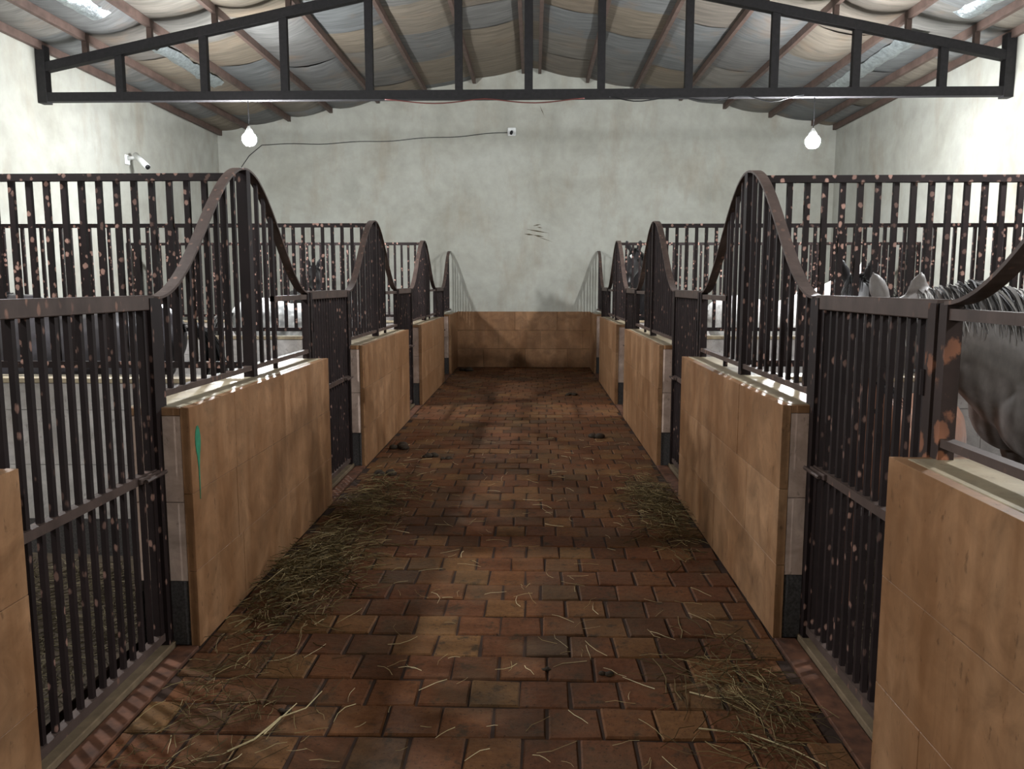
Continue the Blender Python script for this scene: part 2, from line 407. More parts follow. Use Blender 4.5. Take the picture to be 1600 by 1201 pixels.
# ------------------------------------------------------------------ stall front walls, grilles, gates
ORD = ['nearest the camera', 'second from the camera', 'third from the camera', 'fourth from the camera', 'at the far end wall']
SIDEW = {'L': 'left', 'R': 'right'}
def X(sd, off): return FX[sd] + SGN[sd] * off           # offset into the stall from the aisle face
def xbox(mb, sd, o0, o1, ya, yb, za, zb, bev=0):
    a, b = sorted((X(sd, o0), X(sd, o1))); return mb.box(a, b, ya, yb, za, zb, bev)
def block(sd, k):
    ya, yb = BLK[sd][k]; s = SIDEW[sd]
    extra = {('L', 1): ' with a green paint drip'}.get((sd, k), '')
    ym = (ya + yb) / 2
    lab = f'travertine clad half wall{extra} on the {s} of the aisle, {ORD[k]}'
    t = thing('stall_half_wall', lab, 'half wall', (X(sd, BT / 2), ym, 0), 'half walls along the aisle')
    def P(mb, name, mat, par=t, sm=False):
        o = mb.build(name, mat, par, sm); o.location = (-t.location[0], -t.location[1], 0); return o
    P(xbox(MB(), sd, .036, BT - .02, ya + .024, yb - .024, 0, WT - .024), 'core', M['core'])
    # aisle cladding: three courses of large tiles
    rows = [(0.0, .3455), (.347, .6955), (.697, WT)]
    L = yb - ya
    for r, (za, zb) in enumerate(rows):
        rr = random.Random(k * 10 + r + (50 if sd == 'R' else 0))
        y = ya; w0 = rr.uniform(.3, .78)
        while y < yb - .01:
            ye_ = min(y + w0, yb)
            if yb - ye_ < .14: ye_ = yb
            d = rr.uniform(0, .003)
            P(xbox(MB(), sd, -d, .038, y + .0008, ye_ - .0008, za, zb, .0012), 'cladding_tile', M['trav'])
            y = ye_; w0 = .80
    # end faces: white tile over a dark plinth
    for yy, sg in ((ya, 1), (yb, -1)):
        if yy > YE - .1: continue
        a, b = sorted((yy + sg * .004, yy + sg * .022))
        for za, zb in ((.30, .655), (.658, WT - .037)):
            P(xbox(MB(), sd, .040, BT - .002, a, b, za, zb, .0015), 'end_tile', M['end_tile'])
        a, b = sorted((yy + sg * .001, yy + sg * .030))
        P(xbox(MB(), sd, .040, BT, a, b, WT - .035, WT - .001, .002), 'coping_strip', M['trav'])
        a, b = sorted((yy + sg * .016, yy + sg * .024))
        P(xbox(MB(), sd, .040, BT - .01, a, b, 0, .298), 'plinth', M['granite'])
    # stall side cladding and plinth
    P(xbox(MB(), sd, BT - .02, BT, ya + .002, yb - .002, .25, WT - .037), 'inner_cladding', M['white_tile'])
    P(xbox(MB(), sd, BT - .02, BT + .004, ya + .002, yb - .002, 0, .25), 'inner_plinth', M['granite'])
    n = max(2, round(L / .9))
    for i in range(n):
        P(xbox(MB(), sd, .041, BT + .006, ya + .032 + (L - .064) * i / n + .001, ya + .032 + (L - .064) * (i + 1) / n - .001, WT - .024, WT + .001, .002), 'cap_slab', M['cap'])
    if (sd, k) == ('L', 1):       # green drip of paint
        y0_, z0_ = ya + .075, .985
        prof = [(0, .006), (-.02, .020), (-.05, .027), (-.08, .027), (-.11, .021), (-.14, .012), (-.19, .006), (-.26, .004), (-.33, .001)]
        vs = [(XL + .0042, y0_ - w, z0_ + dz) for dz, w in prof] + [(XL + .0042, y0_ + w, z0_ + dz) for dz, w in prof]
        m = len(prof)
        vs += [(XL - .001, v[1], v[2]) for v in vs]
        fs = [(i, i + m, i + m + 1, i + 1) for i in range(m - 1)]
        fs += [(i + 2 * m + 1, i + 3 * m + 1, i + 3 * m, i + 2 * m) for i in range(m - 1)]
        fs += [(i, i + 1, i + 1 + 2 * m, i + 2 * m) for i in range(m - 1)] + [(i + m + 1, i + m, i + 3 * m, i + 1 + 3 * m) for i in range(m - 1)]
        o = P(MB().add(vs, fs), 'paint_drip', M['green']); o['label'] = 'dripping splash of green paint'
    return t

GZ0, GZ1, PEAK = 1.115, 1.552, 2.245
def bell(t):          # 0..1 -> 0..1
    c = .5 - .5 * math.cos(2 * PI * t); return c ** .95
def grille(sd, k):
    ya, yb = BLK[sd][k]; half = (k == 4)
    s = SIDEW[sd]
    ys, ye = ya + .035, (yb - .035 if not half else YE - .012)
    span = (ye - ys) * (2 if half else 1); gx = X(sd, GI); ym = (ys + ye) / 2
    lab = f'bell-topped iron bar grille on the {s} half wall {ORD[k]}' if not half else f'half-bell iron bar grille meeting the end wall on the {s}'
    t = thing('wall_grille', lab, 'grille', (gx, ym, WT), 'bell-topped grilles on the half walls')
    def P(mb, name, mat=M['iron'], sm=False):
        o = mb.build(name, mat, t, sm); o.location = (-gx, -ym, -WT); return o
    topz = lambda y: GZ1 + (PEAK - GZ1) * bell(min(1, max(0, (y - ys) / span)))
    # curved flat bar
    n = 56 if not half else 30; vs = []; fs = []
    hw, th = .027, .012
    for i in range(n + 1):
        y = ys + (ye - ys) * i / n; z = topz(y)
        dz = (topz(y + .004) - topz(y - .004)) / .008
        l = math.hypot(1, dz); ny, nz = -dz / l, 1 / l
        for sx, o in ((-hw, 0), (hw, 0), (hw, -th), (-hw, -th)): vs.append((gx + sx, min(y + ny * o, YE - .005), z + nz * o))
    for i in range(n):
        for q in range(4):
            a = i * 4 + q; b = i * 4 + (q + 1) % 4; fs.append((a, a + 4, b + 4, b))
    fs += [(0, 1, 2, 3), (n * 4 + 3, n * 4 + 2, n * 4 + 1, n * 4)]
    P(MB().add(vs, fs), 'curved_top_bar', M['iron_rail'])
    P(MB().box(gx - .02, gx + .02, ys - .02, ye, GZ0, GZ0 + .026), 'bottom_rail', M['iron_rail'])
    ps = .024
    pm = M['rust'] if (k == 0) else M['iron']
    P(MB().box(gx - ps, gx + ps, ys - .03, ys + .026, WT, GZ1 - .008), 'end_post', pm)
    op = yb - .66          # head opening at the far end
    if not half:
        P(MB().box(gx - ps, gx + ps, ye - .016, ye + .03, WT, GZ1 - .008), 'end_post', pm)
        P(MB().box(gx - .018, gx + .018, op - .09, ye - .016, GZ1 - .055, GZ1 - .022), 'opening_rail', M['iron_rail'])
        yp = (ya + yb) / 2
        P(MB().box(gx - .03, gx + .03, yp - .03, yp + .03, WT, topz(yp) - .012), 'middle_post')
        P(MB().box(gx - .012, gx + .012, op - .085, op - .06, WT, GZ0), 'foot')
    else: op = YE - .03
    y = ys + .125
    while y < op - .05:
        if half or abs(y - (ya + yb) / 2) > .05:
            P(MB().box(gx - .010, gx + .010, y - .011, y + .011, GZ0 + .026, topz(y) - .012), 'bar')
        y += .122
    if not half:   # the last bar closes the opening
        P(MB().box(gx - .012, gx + .012, op - .09, op - .062, GZ0 + .026, topz(op - .076) - .012), 'bar')
    return t
barG = bar_mesh('bar', .019, .020, 1.42, M['iron'])
def gate(sd, k):
    ya, yb = BLK[sd][k][1], BLK[sd][k + 1][0]; s = SIDEW[sd]; gx = X(sd, GI); ym = (ya + yb) / 2
    t = thing('stall_gate', f'tall iron bar gate on the {s} of the aisle, {ORD[k]}', 'gate', (gx, ym, 0), 'iron bar gates of the stalls')
    def P(mb, name, mat=M['iron']):
        o = mb.build(name, mat, t); o.location = (-gx, -ym, 0); return o
    for yy in (ya + .028, yb - .028):
        P(MB().box(gx - .03, gx + .03, yy - .024, yy + .024, 0, 1.545), 'gate_post', M['rust'] if (sd == 'R' and k == 0 and yy < ym) else M['iron'])
    a, b = ya + .056, yb - .056
    for yy in (a + .017, b - .017): P(MB().box(gx - .016, gx + .016, yy - .016, yy + .016, .07, 1.50), 'stile')
    P(MB().box(gx - .026, gx + .026, ya + .004, yb - .004, 1.495, 1.556, .003), 'top_rail', M['iron_rail'])
    P(MB().box(gx - .02, gx + .02, a, b, .785, .82), 'middle_rail', M['iron_rail'])
    P(MB().box(gx - .018, gx + .018, a, b, .05, .085), 'bottom_rail', M['iron_rail'])
    n = max(8, round((b - a - .06) / (.0765 if sd == 'L' else .070)))
    for i in range(1, n):
        link('bar', barG, t, (0, a + .02 + (b - a - .04) * i / n - ym, .08))
    ly = yb - .10
    lt = P(MB().box(gx - SGN[sd] * .02 - .014, gx - SGN[sd] * .02 + .014, ly - .12, ly + .05, .79, .815, .003), 'latch', M['iron_rail'])
    MB().tube([(gx - SGN[sd] * .045, ly - .10, .80), (gx - SGN[sd] * .048, ly + .07, .803)], .009).build('bolt', M['iron_rail'], lt)
    for zz in (.3, 1.3):
        P(MB().tube([(gx - SGN[sd] * .028, ya + .054, zz - .04), (gx - SGN[sd] * .028, ya + .054, zz + .04)], .012, 8), 'hinge', M['iron'])
    # threshold
    o = P(xbox(MB(), sd, .004, .10, ya + .003, yb - .003, -.03, .006, .003), 'threshold', M['sill'])
    P(xbox(MB(), sd, .105, .185, ya + .003, yb - .003, -.03, .028, .004), 'sill', M['core'])
for sd in 'LR':
    for k in range(5):
        block(sd, k); grille(sd, k)
        if k < 4: gate(sd, k)

# ------------------------------------------------------------------ partitions between the stalls
barP = bar_mesh('bar', .030, .026, 2.185 - 1.16, M['iron_part'])
PT = .16
PARTY = {}
for sd in 'LR':
    for k in (1, 2, 3):
        yp = (BLK[sd][k][0] + BLK[sd][k][1]) / 2; s = SIDEW[sd]; PARTY[(sd, k)] = yp
        xi, xo = X(sd, BT + .006), SIDE[sd]; a, b = sorted((xi, xo)); xm = (a + b) / 2
        where = {1: 'nearest the camera', 2: 'second from the camera', 3: 'farthest from the camera'}[k]
        t = thing('stall_partition', f'low white tiled stall partition on the {s}, {where}', 'partition', (xm, yp, 0), 'tiled stall partitions')
        def P(mb, name, mat, par=t):
            o = mb.build(name, mat, par); o.location = (-xm, -yp, 0); return o
        P(MB().box(a, b, yp - PT / 2 + .012, yp + PT / 2, 0, WT - .03), 'core', M['plaster'])
        P(MB().box(a, b, yp - PT / 2 - .003, yp - PT / 2 + .012, 0, .248), 'plinth', M['granite'])
        for za, zb in ((.25, .568), (.571, .888), (.891, WT - .032)):
            n = 7
            for i in range(n):
                xa, xb = a + (b - a) * i / n, a + (b - a) * (i + 1) / n
                P(MB().box(xa + .0012, xb - .0012, yp - PT / 2, yp - PT / 2 + .012, za, zb), 'wall_tile', M['white_tile'])
        n = 5
        for i in range(n):
            P(MB().box(a + (b - a) * i / n + .001, a + (b - a) * (i + 1) / n - .001, yp - PT / 2 - .012, yp + PT / 2 + .012, WT - .03, WT, .003), 'cap_slab', M['cap'])
        # grille standing on it
        gi = X(sd, GI + .03); ga, gb = sorted((gi, xo - SGN[sd] * .01)); gm = (ga + gb) / 2
        g = thing('partition_grille', f'straight iron bar grille on the {s} stall partition {where}', 'grille', (gm, yp, WT), 'bar grilles on the stall partitions')
        def Q(mb, name, mat=M['iron_part']):
            o = mb.build(name, mat, g); o.location = (-gm, -yp, -WT); return o
        Q(MB().box(ga, gb, yp - .02, yp + .02, 2.178, 2.218), 'top_rail')
        la, lb = sorted((X(sd, BT + .02), xo - SGN[sd] * .01))
        Q(MB().box(ga, gb, yp - .02, yp + .02, 1.125, 1.162), 'bottom_rail')
        xe = xo - SGN[sd] * .03; Q(MB().box(xe - .02, xe + .02, yp - .021, yp + .021, WT, 2.178), 'end_post')
        for f_ in (.33, .66):
            xf = la + (lb - la) * f_; Q(MB().box(xf - .015, xf + .015, yp - .015, yp + .015, WT, 1.125), 'foot')
        x = X(sd, GI + .12)
        while abs(x - xo) > .08:
            link('bar', barP, g, (x - gm, 0, 1.16 - WT)); x += SGN[sd] * .1

# end wall dado tiles
rows = [(0.002, .36), (.363, .72), (.723, 1.085)]
for r, (za, zb) in enumerate(rows):
    x = XL - .0; w0 = (.5, .8, .3)[r]
    while x < XR - .01:
        xe = min(x + w0, XR)
        MB().box(x + .0012, xe - .0012, YE - .022, YE + .001, za, zb, .002).build('dado_tile', M['trav_end'], wall_end); x = xe; w0 = .82
for sd in 'LR':
    a, b = sorted((X(sd, BT + .004), SIDE[sd]))
    for za, zb in ((.25, .568), (.571, .888), (.891, WT)):
        n = 7
        for i in range(n):
            MB().box(a + (b - a) * i / n + .0012, a + (b - a) * (i + 1) / n - .0012, YE - .012, YE + .001, za, zb).build('dado_tile', M['white_tile'], wall_end)
# scratches on the plaster of the end wall
def mark(px, z, L, ang, w):
    p = Vector((px, YE - .0015, z)); d = Vector((math.cos(ang), 0, math.sin(ang))) * L; q = Vector((-math.sin(ang), 0, math.cos(ang))) * w
    vs = [p, p + d * .5 + q, p + d, p + d * .5 - q]; vs = vs + [v + Vector((0, .003, 0)) for v in vs]
    MB().add(vs, [(0, 3, 2, 1), (4, 5, 6, 7), (0, 1, 5, 4), (1, 2, 6, 5), (2, 3, 7, 6), (3, 0, 4, 7)]).build('scratch', M['scratch'], wall_end)
for a in ((-.16, 2.66, .46, -.17, .012), (-.19, 2.57, .20, -.12, .014), (-.02, 2.55, .22, -.18, .014), (.03, 2.53, .36, -.33, .005), (-.02, 2.72, .16, .2, .01), (.05, 2.70, .12, -.2, .008), (.1, 4.95, .22, -1.15, .006)): mark(*a)

# ------------------------------------------------------------------ roof truss
TY = 10.0
tr = thing('roof_truss', 'dark steel roof truss with vertical posts spanning the stable', 'truss', (RX, TY, 3.82))
def P(mb, name, mat=M['truss']):
    o = mb.build(name, mat, tr); o.location = (-RX, -TY, -3.82); return o
P(MB().box(x0 + .02, x1 - .02, TY - .05, TY + .05, 3.82, 3.925), 'bottom_chord')
chord = lambda x: 5.43 - .205 * abs(x - RX)
for xa in (x0 + .06, x1 - .06):
    za, zb = chord(xa), chord(RX); h = .055
    vs = [(xa, TY - .05, za - h), (RX, TY - .05, zb - h), (RX, TY - .05, zb + h), (xa, TY - .05, za + h)]
    vs += [(v[0], TY + .05, v[2]) for v in vs]
    P(MB().add(vs, [(0, 1, 2, 3), (7, 6, 5, 4), (0, 4, 5, 1), (1, 5, 6, 2), (2, 6, 7, 3), (3, 7, 4, 0)]), 'top_chord')
for x in (-5.04, -4.0, -3.02, -1.99, -.91, -.07, .80, 1.84, 2.85, 3.81, 4.83):
    w = .045 if abs(x + .07) > .1 else .05
    P(MB().box(x - w, x + w, TY - .04, TY + .04, 3.92, chord(x) - .05), 'truss_post')
for x in (x0 + .06, x1 - .06):
    P(MB().box(x - .055, x + .055, TY - .06, TY + .06, 3.80, roof_z(x) - .06), 'end_post')
for x in PUR[1:-1]:
    if abs(x - RX) > .2: P(MB().box(x - .03, x + .03, TY - .03, TY + .03, chord(x) + .05, roof_z(x) - .115), 'purlin_cleat', M['purlin'])
# wires clipped under the truss
def wire(name, label, pts, r, mat, n=6):
    c = Vector(pts[0]); o = MB().tube([Vector(p) - c for p in pts], r, n).build(name, mat, None, True); o.location = c
    return tag(o, label, 'cable')
pts = [(-.6 + 2.4 * i / 24 - 1.2, TY - .058, 3.815 - .05 * abs(math.sin(i / 24 * PI * 2.0)) ** 1.5) for i in range(25)]
wire('slack_wire', 'slack red-brown wire sagging under the middle of the truss chord', pts, .007, M['wire_red'])
pts = [(.9 + 2.3 * i / 24, TY - .058, 3.83 - .06 * abs(math.sin(i / 24 * PI * 3.0)) ** 2 - .01 * math.sin(i)) for i in range(25)]
wire('slack_wire', 'slack black wire looping under the right half of the truss chord', pts, .007, M['black_plastic'])
# cable along the end wall from the small camera to the left corner
pts = []
for i in range(31):
    u = i / 30; x = -.50 - 4.7 * u; z = 4.455 - .20 * math.sin(u * PI * .5) + .012 * math.sin(u * 23)
    pts.append((x, YE - .012, z))
pts += [(-5.45, YE - .012, 4.05), (-5.7, YE - .012, 3.72), (-5.8, YE - .012, 3.6)]
wire('wall_cable', 'thin black cable running across the end wall to the security camera', pts, .007, M['black_plastic'])

# ------------------------------------------------------------------ bulbs
def bulb(loc, zt, label, mat):
    t = thing('hanging_bulb', label, 'bulb', loc, 'lit bulbs hanging on cords')
    prof = [(-.09, .004), (-.083, .040), (-.060, .068), (-.025, .085), (.01, .086), (.042, .070), (.06, .050)]
    n = 20; vs = []; fs = []
    for z, r in prof: vs += [(r * math.cos(2 * PI * k / n), r * math.sin(2 * PI * k / n), z) for k in range(n)]
    for i in range(len(prof) - 1):
        for k in range(n): fs.append((i * n + k, i * n + (k + 1) % n, (i + 1) * n + (k + 1) % n, (i + 1) * n + k))
    fs += [tuple(reversed(range(n))), tuple(range((len(prof) - 1) * n, len(prof) * n))]
    MB().add(vs, fs).build('glowing_globe', mat, t, True)
    MB().loft([(0, 0, .058), (0, 0, .09), (0, 0, .13), (0, 0, .15)], [.048, .045, .022, .012], [.048, .045, .022, .012], (0, 1, 0), 14).build('bulb_base', M['white_plastic'], t, True)
    MB().tube([(0, 0, .145), (.004, 0, (zt - loc[2]) * .5), (0, 0, zt - loc[2])], .005).build('cord', M['black_plastic'], t)
    return t
bulb((-3.487, TY, 3.375), 3.825, 'glaring white bulb hanging from the left half of the truss', M['bulb'])
bulb((3.346, TY, 3.315), 3.825, 'glaring white bulb hanging from the right half of the truss', M['bulb'])
for yy, ww, bm_ in ((4.3, 'above the near', 'bulb_near'), (-1.4, 'behind the camera over the', 'bulb_rear')):
    for x, w in ((-3.487, 'left'), (3.346, 'right')):
        bulb((x, yy, 3.35), roof_z(x) - .10, f'lit bulb on a long cord hanging {ww} {w} stalls', M[bm_])

# ------------------------------------------------------------------ security cameras
t = thing('security_camera', 'small white security camera with black lens on the end wall', 'camera', (-.424, YE, 4.47))
MB().box(-.08, .08, -.035, 0, -.075, .075, .012).build('wall_box', M['white_plastic'], t)
MB().loft([(0, -.03, .0), (-.005, -.07, -.02), (-.01, -.12, -.05)], [.026, .030, .028], [.026, .030, .028], (0, 0, 1), 12).build('camera_body', M['black_plastic'], t, True)
t = thing('security_camera', 'white bullet camera on a bracket high on the left wall', 'camera', (x0, 12.03, 3.41))
MB().box(0, .03, -.06, .06, -.04, .10, .008).build('mount_plate', M['white_plastic'], t)
MB().tube([(.02, 0, .05), (.16, -.02, .06), (.22, -.04, .02)], [.035, .028, .022], 8).build('bracket', M['white_plastic'], t, True)
MB().tube([(.14, .0, .10), (.40, -.18, -.10)], .042, 12).build('camera_body', M['white_plastic'], t, True)
bb = [o for o in t.children if o.name.startswith('camera_body')][0]
MB().tube([(.395, -.177, -.096), (.41, -.187, -.108)], .036, 12).build('lens', M['black_plastic'], bb, True)

# ------------------------------------------------------------------ horses
def remesh(mb, vox, name, mat, smooth_it=6):
    me = mb.mesh('tmp'); o = bpy.data.objects.new('tmp', me); COL.objects.link(o)
    m = o.modifiers.new('r', 'REMESH'); m.mode = 'VOXEL'; m.voxel_size = vox; m.use_smooth_shade = True
    m2 = o.modifiers.new('s', 'SMOOTH'); m2.iterations = smooth_it; m2.factor = .5
    dg = bpy.context.evaluated_depsgraph_get(); dg.update()
    ev = o.evaluated_get(dg); out = bpy.data.meshes.new_from_object(ev)
    bpy.data.objects.remove(o); bpy.data.meshes.remove(me)
    out.name = name; out.materials.clear(); out.materials.append(mat)
    for p in out.polygons: p.use_smooth = True
    return out
def lerp(a, b, t): return Vector(a) + (Vector(b) - Vector(a)) * t
def interp(keys, n):
    out = []
    for i in range(len(keys) - 1):
        for j in range(n):
            t = j / n; out.append(tuple(keys[i][q] + (keys[i + 1][q] - keys[i][q]) * t for q in range(len(keys[0]))))
    out.append(keys[-1]); return out
def horse(label, loc, rz, sc, poll, hdir, coat, manemat, vox=.016, nape=None, ear=1.0, group='horses in the stalls', mane_side=1, star=None, wz=0.0):
    t = thing('horse', label, 'horse', loc, group, rz); S = sc; mb = MB()
    def V(p): return (p[0] * S, p[1] * S, p[2] * S)
    def lf(keys, up=(0, 0, 1), n=14, sub=3):
        k = interp(keys, sub)
        mb.loft([V(q[:3]) for q in k], [q[3] * S for q in k], [q[4] * S for q in k], up, n)
    # trunk
    lf([(-.86, 0, 1.12, .05, .08), (-.80, 0, 1.13, .16, .20), (-.68, 0, 1.14, .245, .29), (-.45, 0, 1.13, .285, .325), (-.15, 0, 1.07, .285, .305), (.12, 0, 1.05, .295, .33),
        (.36, 0, 1.09, .27, .365), (.54, 0, 1.13, .235, .33), (.68, 0, 1.13, .185, .25), (.76, 0, 1.12, .10, .15)])
    # breast muscles
    for sy in (-1, 1): mb.sphere(V((.60, sy * .10, 1.02)), .17 * S, 14, 10, (1, .85, 1.15))
    poll = Vector(poll); hd = Vector(hdir).normalized()
    b0 = Vector((.40, 0, 1.17 + wz)); b1 = Vector((.58, 0, 1.22 + wz))
    nape = Vector(nape) if nape else lerp(b1, poll, .55) + Vector((0, 0, .05))
    kn = [b0, b1, lerp(b1, nape, .55), nape, lerp(nape, poll, .6), poll]
    kw = [(.20, .34), (.185, .30), (.14, .245), (.115, .20), (.10, .165), (.09, .135)]
    pts = [(*p, w, h) for p, (w, h) in zip(kn, kw)]
    lf(pts)
    # head
    hup = Vector((0, 0, 1)); side = hd.cross(hup)
    if side.length < .15: side = Vector((0, 1, 0))
    side.normalize(); top = side.cross(hd).normalized()
    H0 = poll - hd * .05 + top * .0
    hk = [(-.05, .0, .07, .085), (.02, .0, .10, .12), (.12, -.015, .108, .145), (.22, -.012, .105, .145), (.33, 0, .082, .112), (.44, .008, .066, .083), (.53, .005, .064, .074), (.59, -.004, .058, .064), (.625, -.008, .035, .04)]
    hp = []
    for d, u, w, h in hk: p = H0 + hd * d + top * u; hp.append((p.x, p.y, p.z, w, h))
    lf(hp, tuple(top), 14, 2)
    # jaw
    for sy in (-1, 1): 
        c = H0 + hd * .15 + side * (sy * .05) - top * .06; mb.sphere(V(c), .085 * S, 10, 8, (1, 1, 1))
    # ears: leaf-shaped, tapering
    for sy in (-1, 1):
        e0 = H0 + hd * .0 + side * (sy * .065) + top * .09; ed = (top * .9 - hd * .35 + side * (sy * .28)).normalized()
        L = .17 * ear
        ep = [e0 + ed * (L * q) for q in (0, .3, .6, .85, 1)]
        mb.loft([V(p) for p in ep], [w * S for w in (.028, .048, .044, .024, .006)], [w * S for w in (.024, .024, .020, .015, .006)], tuple(hd), 8)
    # legs
    for sy in (-1, 1):
        dx = .05 * sy
        lf([(.44, sy * .15, 1.08, .12, .17), (.50, sy * .165, .86, .085, .11), (.52 + dx, sy * .16, .68, .062, .075), (.53 + dx, sy * .155, .48, .052, .058), (.53 + dx, sy * .155, .40, .037, .042), (.53 + dx, sy * .155, .22, .033, .038), (.54 + dx, sy * .155, .15, .042, .046), (.56 + dx, sy * .155, .085, .04, .045), (.575 + dx, sy * .155, .05, .052, .06), (.585 + dx, sy * .155, 0.0, .06, .068)], (1, 0, .01), 10, 2)
        dx = -.06 * sy
        lf([(-.52, sy * .13, 1.12, .15, .24), (-.50, sy * .16, .92, .13, .19), (-.50 + dx, sy * .165, .78, .095, .13), (-.60 + dx, sy * .16, .62, .062, .08), (-.70 + dx, sy * .155, .50, .05, .064), (-.70 + dx, sy * .15, .40, .038, .045), (-.68 + dx, sy * .15, .22, .035, .04), (-.67 + dx, sy * .15, .15, .044, .048), (-.64 + dx, sy * .15, .085, .04, .046), (-.62 + dx, sy * .15, .05, .052, .06), (-.61 + dx, sy * .15, 0.0, .06, .068)], (1, 0, .01), 10, 2)
    me = remesh(mb, vox, 'body', coat)
    body = link('body', me, t)
    # hooves
    for sy in (-1, 1):
        for bx, oy in ((.585 + .05 * sy, .155), (-.61 - .06 * sy, .15)):
            MB().loft([V((bx + .003, sy * oy, -.004)), V((bx - .012, sy * oy, .055))], [.070 * S, .056 * S], [.078 * S, .064 * S], (1, 0, 0), 12).build('hoof', M['hoof'], body)
    # eyes
    for sy in (-1, 1):
        c = H0 + hd * .19 + side * (sy * .090) + top * .055
        MB().sphere(V(c), .024 * S, 10, 8).build('eye', M['eye'], body, True)
    # mane and forelock: ribbons of hair from crest to one side
    rr = random.Random(int(abs(loc[0] * 100 + loc[1] * 10)))
    mm = MB()
    def strand(p, d, L, w, droop=.6):
        q = Vector(p); d = Vector(d).normalized(); n = 5; sd = Vector((rr.uniform(-1, 1), rr.uniform(-1, 1), .2)).normalized()
        vs = []; 
        for i in range(n + 1):
            ww = w * (1 - .8 * i / n); vs += [V(q - sd * ww), V(q + sd * ww)]
            q = q + d * (L / n); d = (d + Vector((0, 0, -droop))).normalized()
        mm.add(vs, [(2 * i, 2 * i + 1, 2 * i + 3, 2 * i + 2) for i in range(n)])
    crest = [b1 + Vector((-.12, 0, .27)), b1 + Vector((.0, 0, .30)), lerp(b1, nape, .55) + Vector((-.01, 0, .25)), nape + Vector((-.01, 0, .208)), lerp(nape, poll, .6) + Vector((-.01, 0, .172)), poll + top * .125 - hd * .03]
    for i in range(420):
        u = rr.random() * (len(crest) - 1); k = min(int(u), len(crest) - 2); p = lerp(crest[k], crest[k + 1], u - k)
        ax = (crest[k + 1] - crest[k]).normalized(); lat = ax.cross(Vector((0, 0, 1))).normalized() * (-mane_side)
        strand(p + lat * rr.uniform(-.02, .015) + Vector((0, 0, rr.uniform(-.02, .004))), lat * rr.uniform(.5, 1.0) + Vector((0, 0, rr.uniform(-.45, -.1))) + ax * rr.uniform(-.35, .15), rr.uniform(.14, .28), rr.uniform(.004, .009), .30)
    for i in range(60):
        strand(H0 + top * .12 + side * rr.uniform(-.04, .04) + hd * rr.uniform(-.02, .03), hd + top * .2 + side * rr.uniform(-.3, .3), rr.uniform(.1, .2), .005, .1)
    mm.build('mane', manemat, t, True)
    mm2 = mm; mm = MB()
    for i in range(190):
        p = Vector((-.85, rr.uniform(-.03, .03), 1.24 + rr.uniform(-.03, .03)))
        q = p; d = Vector((-1, rr.uniform(-.2, .2), .1)).normalized(); L = rr.uniform(.45, .85); n = 7; w = rr.uniform(.006, .012); vs = []
        sdv = Vector((rr.uniform(-.4, .4), 1, 0)).normalized()
        for j in range(n + 1):
            ww = w * (1 - .7 * j / n); vs += [V(q - sdv * ww), V(q + sdv * ww)]
            q = q + d * (L / n); d = (d + Vector((.12 if j > 1 else 0, rr.uniform(-.05, .05), -.75))).normalized()
        mm.add(vs, [(2 * j, 2 * j + 1, 2 * j + 3, 2 * j + 2) for j in range(n)])
    mm.build('tail', manemat, t, True)
    if star:
        c = H0 + hd * .17 + top * .138; m_ = MB()
        a, b_ = hd * .045, side * .028
        vs = [c + a, c + b_, c - a, c - b_]; vs = [V(v) for v in vs] + [V(v - top * .03) for v in vs]
        m_.add(vs, [(0, 1, 2, 3), (7, 6, 5, 4), (0, 4, 5, 1), (1, 5, 6, 2), (2, 6, 7, 3), (3, 7, 4, 0)]).build('white_star', M['white_hair'], t)['label'] = 'white star on the forehead'
    return t
M['grey_coat'] = mat_coat('steel_grey_coat', (.085, .071, .064), (.13, .110, .100), (.20, .172, .160), 2.6, legs=(.032, .026, .024))
M['black_coat'] = mat_coat('black_coat', (.010, .009, .010), (.016, .014, .015), (.026, .023, .024), 4, rough=.4)
M['dark_coat'] = mat_coat('dark_brown_coat', (.014, .011, .012), (.024, .020, .023), (.045, .040, .048), 4, rough=.38)
M['bay_coat'] = mat_coat('bay_coat', (.13, .048, .020), (.21, .080, .036), (.28, .115, .055), 4)
M['white_coat'] = mat_coat('white_coat', (.62, .60, .57), (.72, .70, .68), (.78, .77, .75), 3)
M['dapple_coat'] = mat_coat('dapple_grey_coat', (.50, .50, .49), (.58, .58, .57), (.64, .64, .63), 3, dapple=(.22, .225, .225), legs=(.08, .08, .08))
M['grey_mane'] = mat_straw('grey_mane_hair', (.03, .028, .028), (.07, .065, .065), (.42, .40, .38))
M['black_mane'] = mat_straw('black_mane_hair', (.006, .006, .006), (.012, .011, .011), (.03, .027, .027))
M['white_mane'] = mat_straw('white_mane_hair', (.4, .4, .38), (.6, .6, .58), (.75, .75, .72))
M['white_hair'] = plain('white_star_hair', (.7, .7, .68), .8, 0, .05, 30, 0)
FL = .03
horse('steel grey horse with a dark mane in the near right stall', (2.70, 3.40, FL), PI, 1.03, (1.13, -.02, 1.345), (.06, -.85, -.52), M['grey_coat'], M['grey_mane'], .013, nape=(.86, 0, 1.335), ear=.82, mane_side=1, wz=-.03)
horse('small bay horse with a black tail behind the near right gate', (1.83, 3.96, FL), math.radians(228), .70, (.66, 0, 1.52), (.25, .65, -.72), M['bay_coat'], M['black_mane'], nape=(.62, 0, 1.38))
horse('black horse facing the camera over the near right partition', (2.80, 6.45, FL), math.radians(238), 1.02, (1.20, 0, 1.47), (.75, 0, -.66), M['black_coat'], M['black_mane'])
horse('white horse standing in the right stall with its rump to the aisle', (2.98, 10.1, FL), math.radians(8), 1.0, (1.15, 0, 1.6), (.8, 0, -.6), M['white_coat'], M['white_mane'])
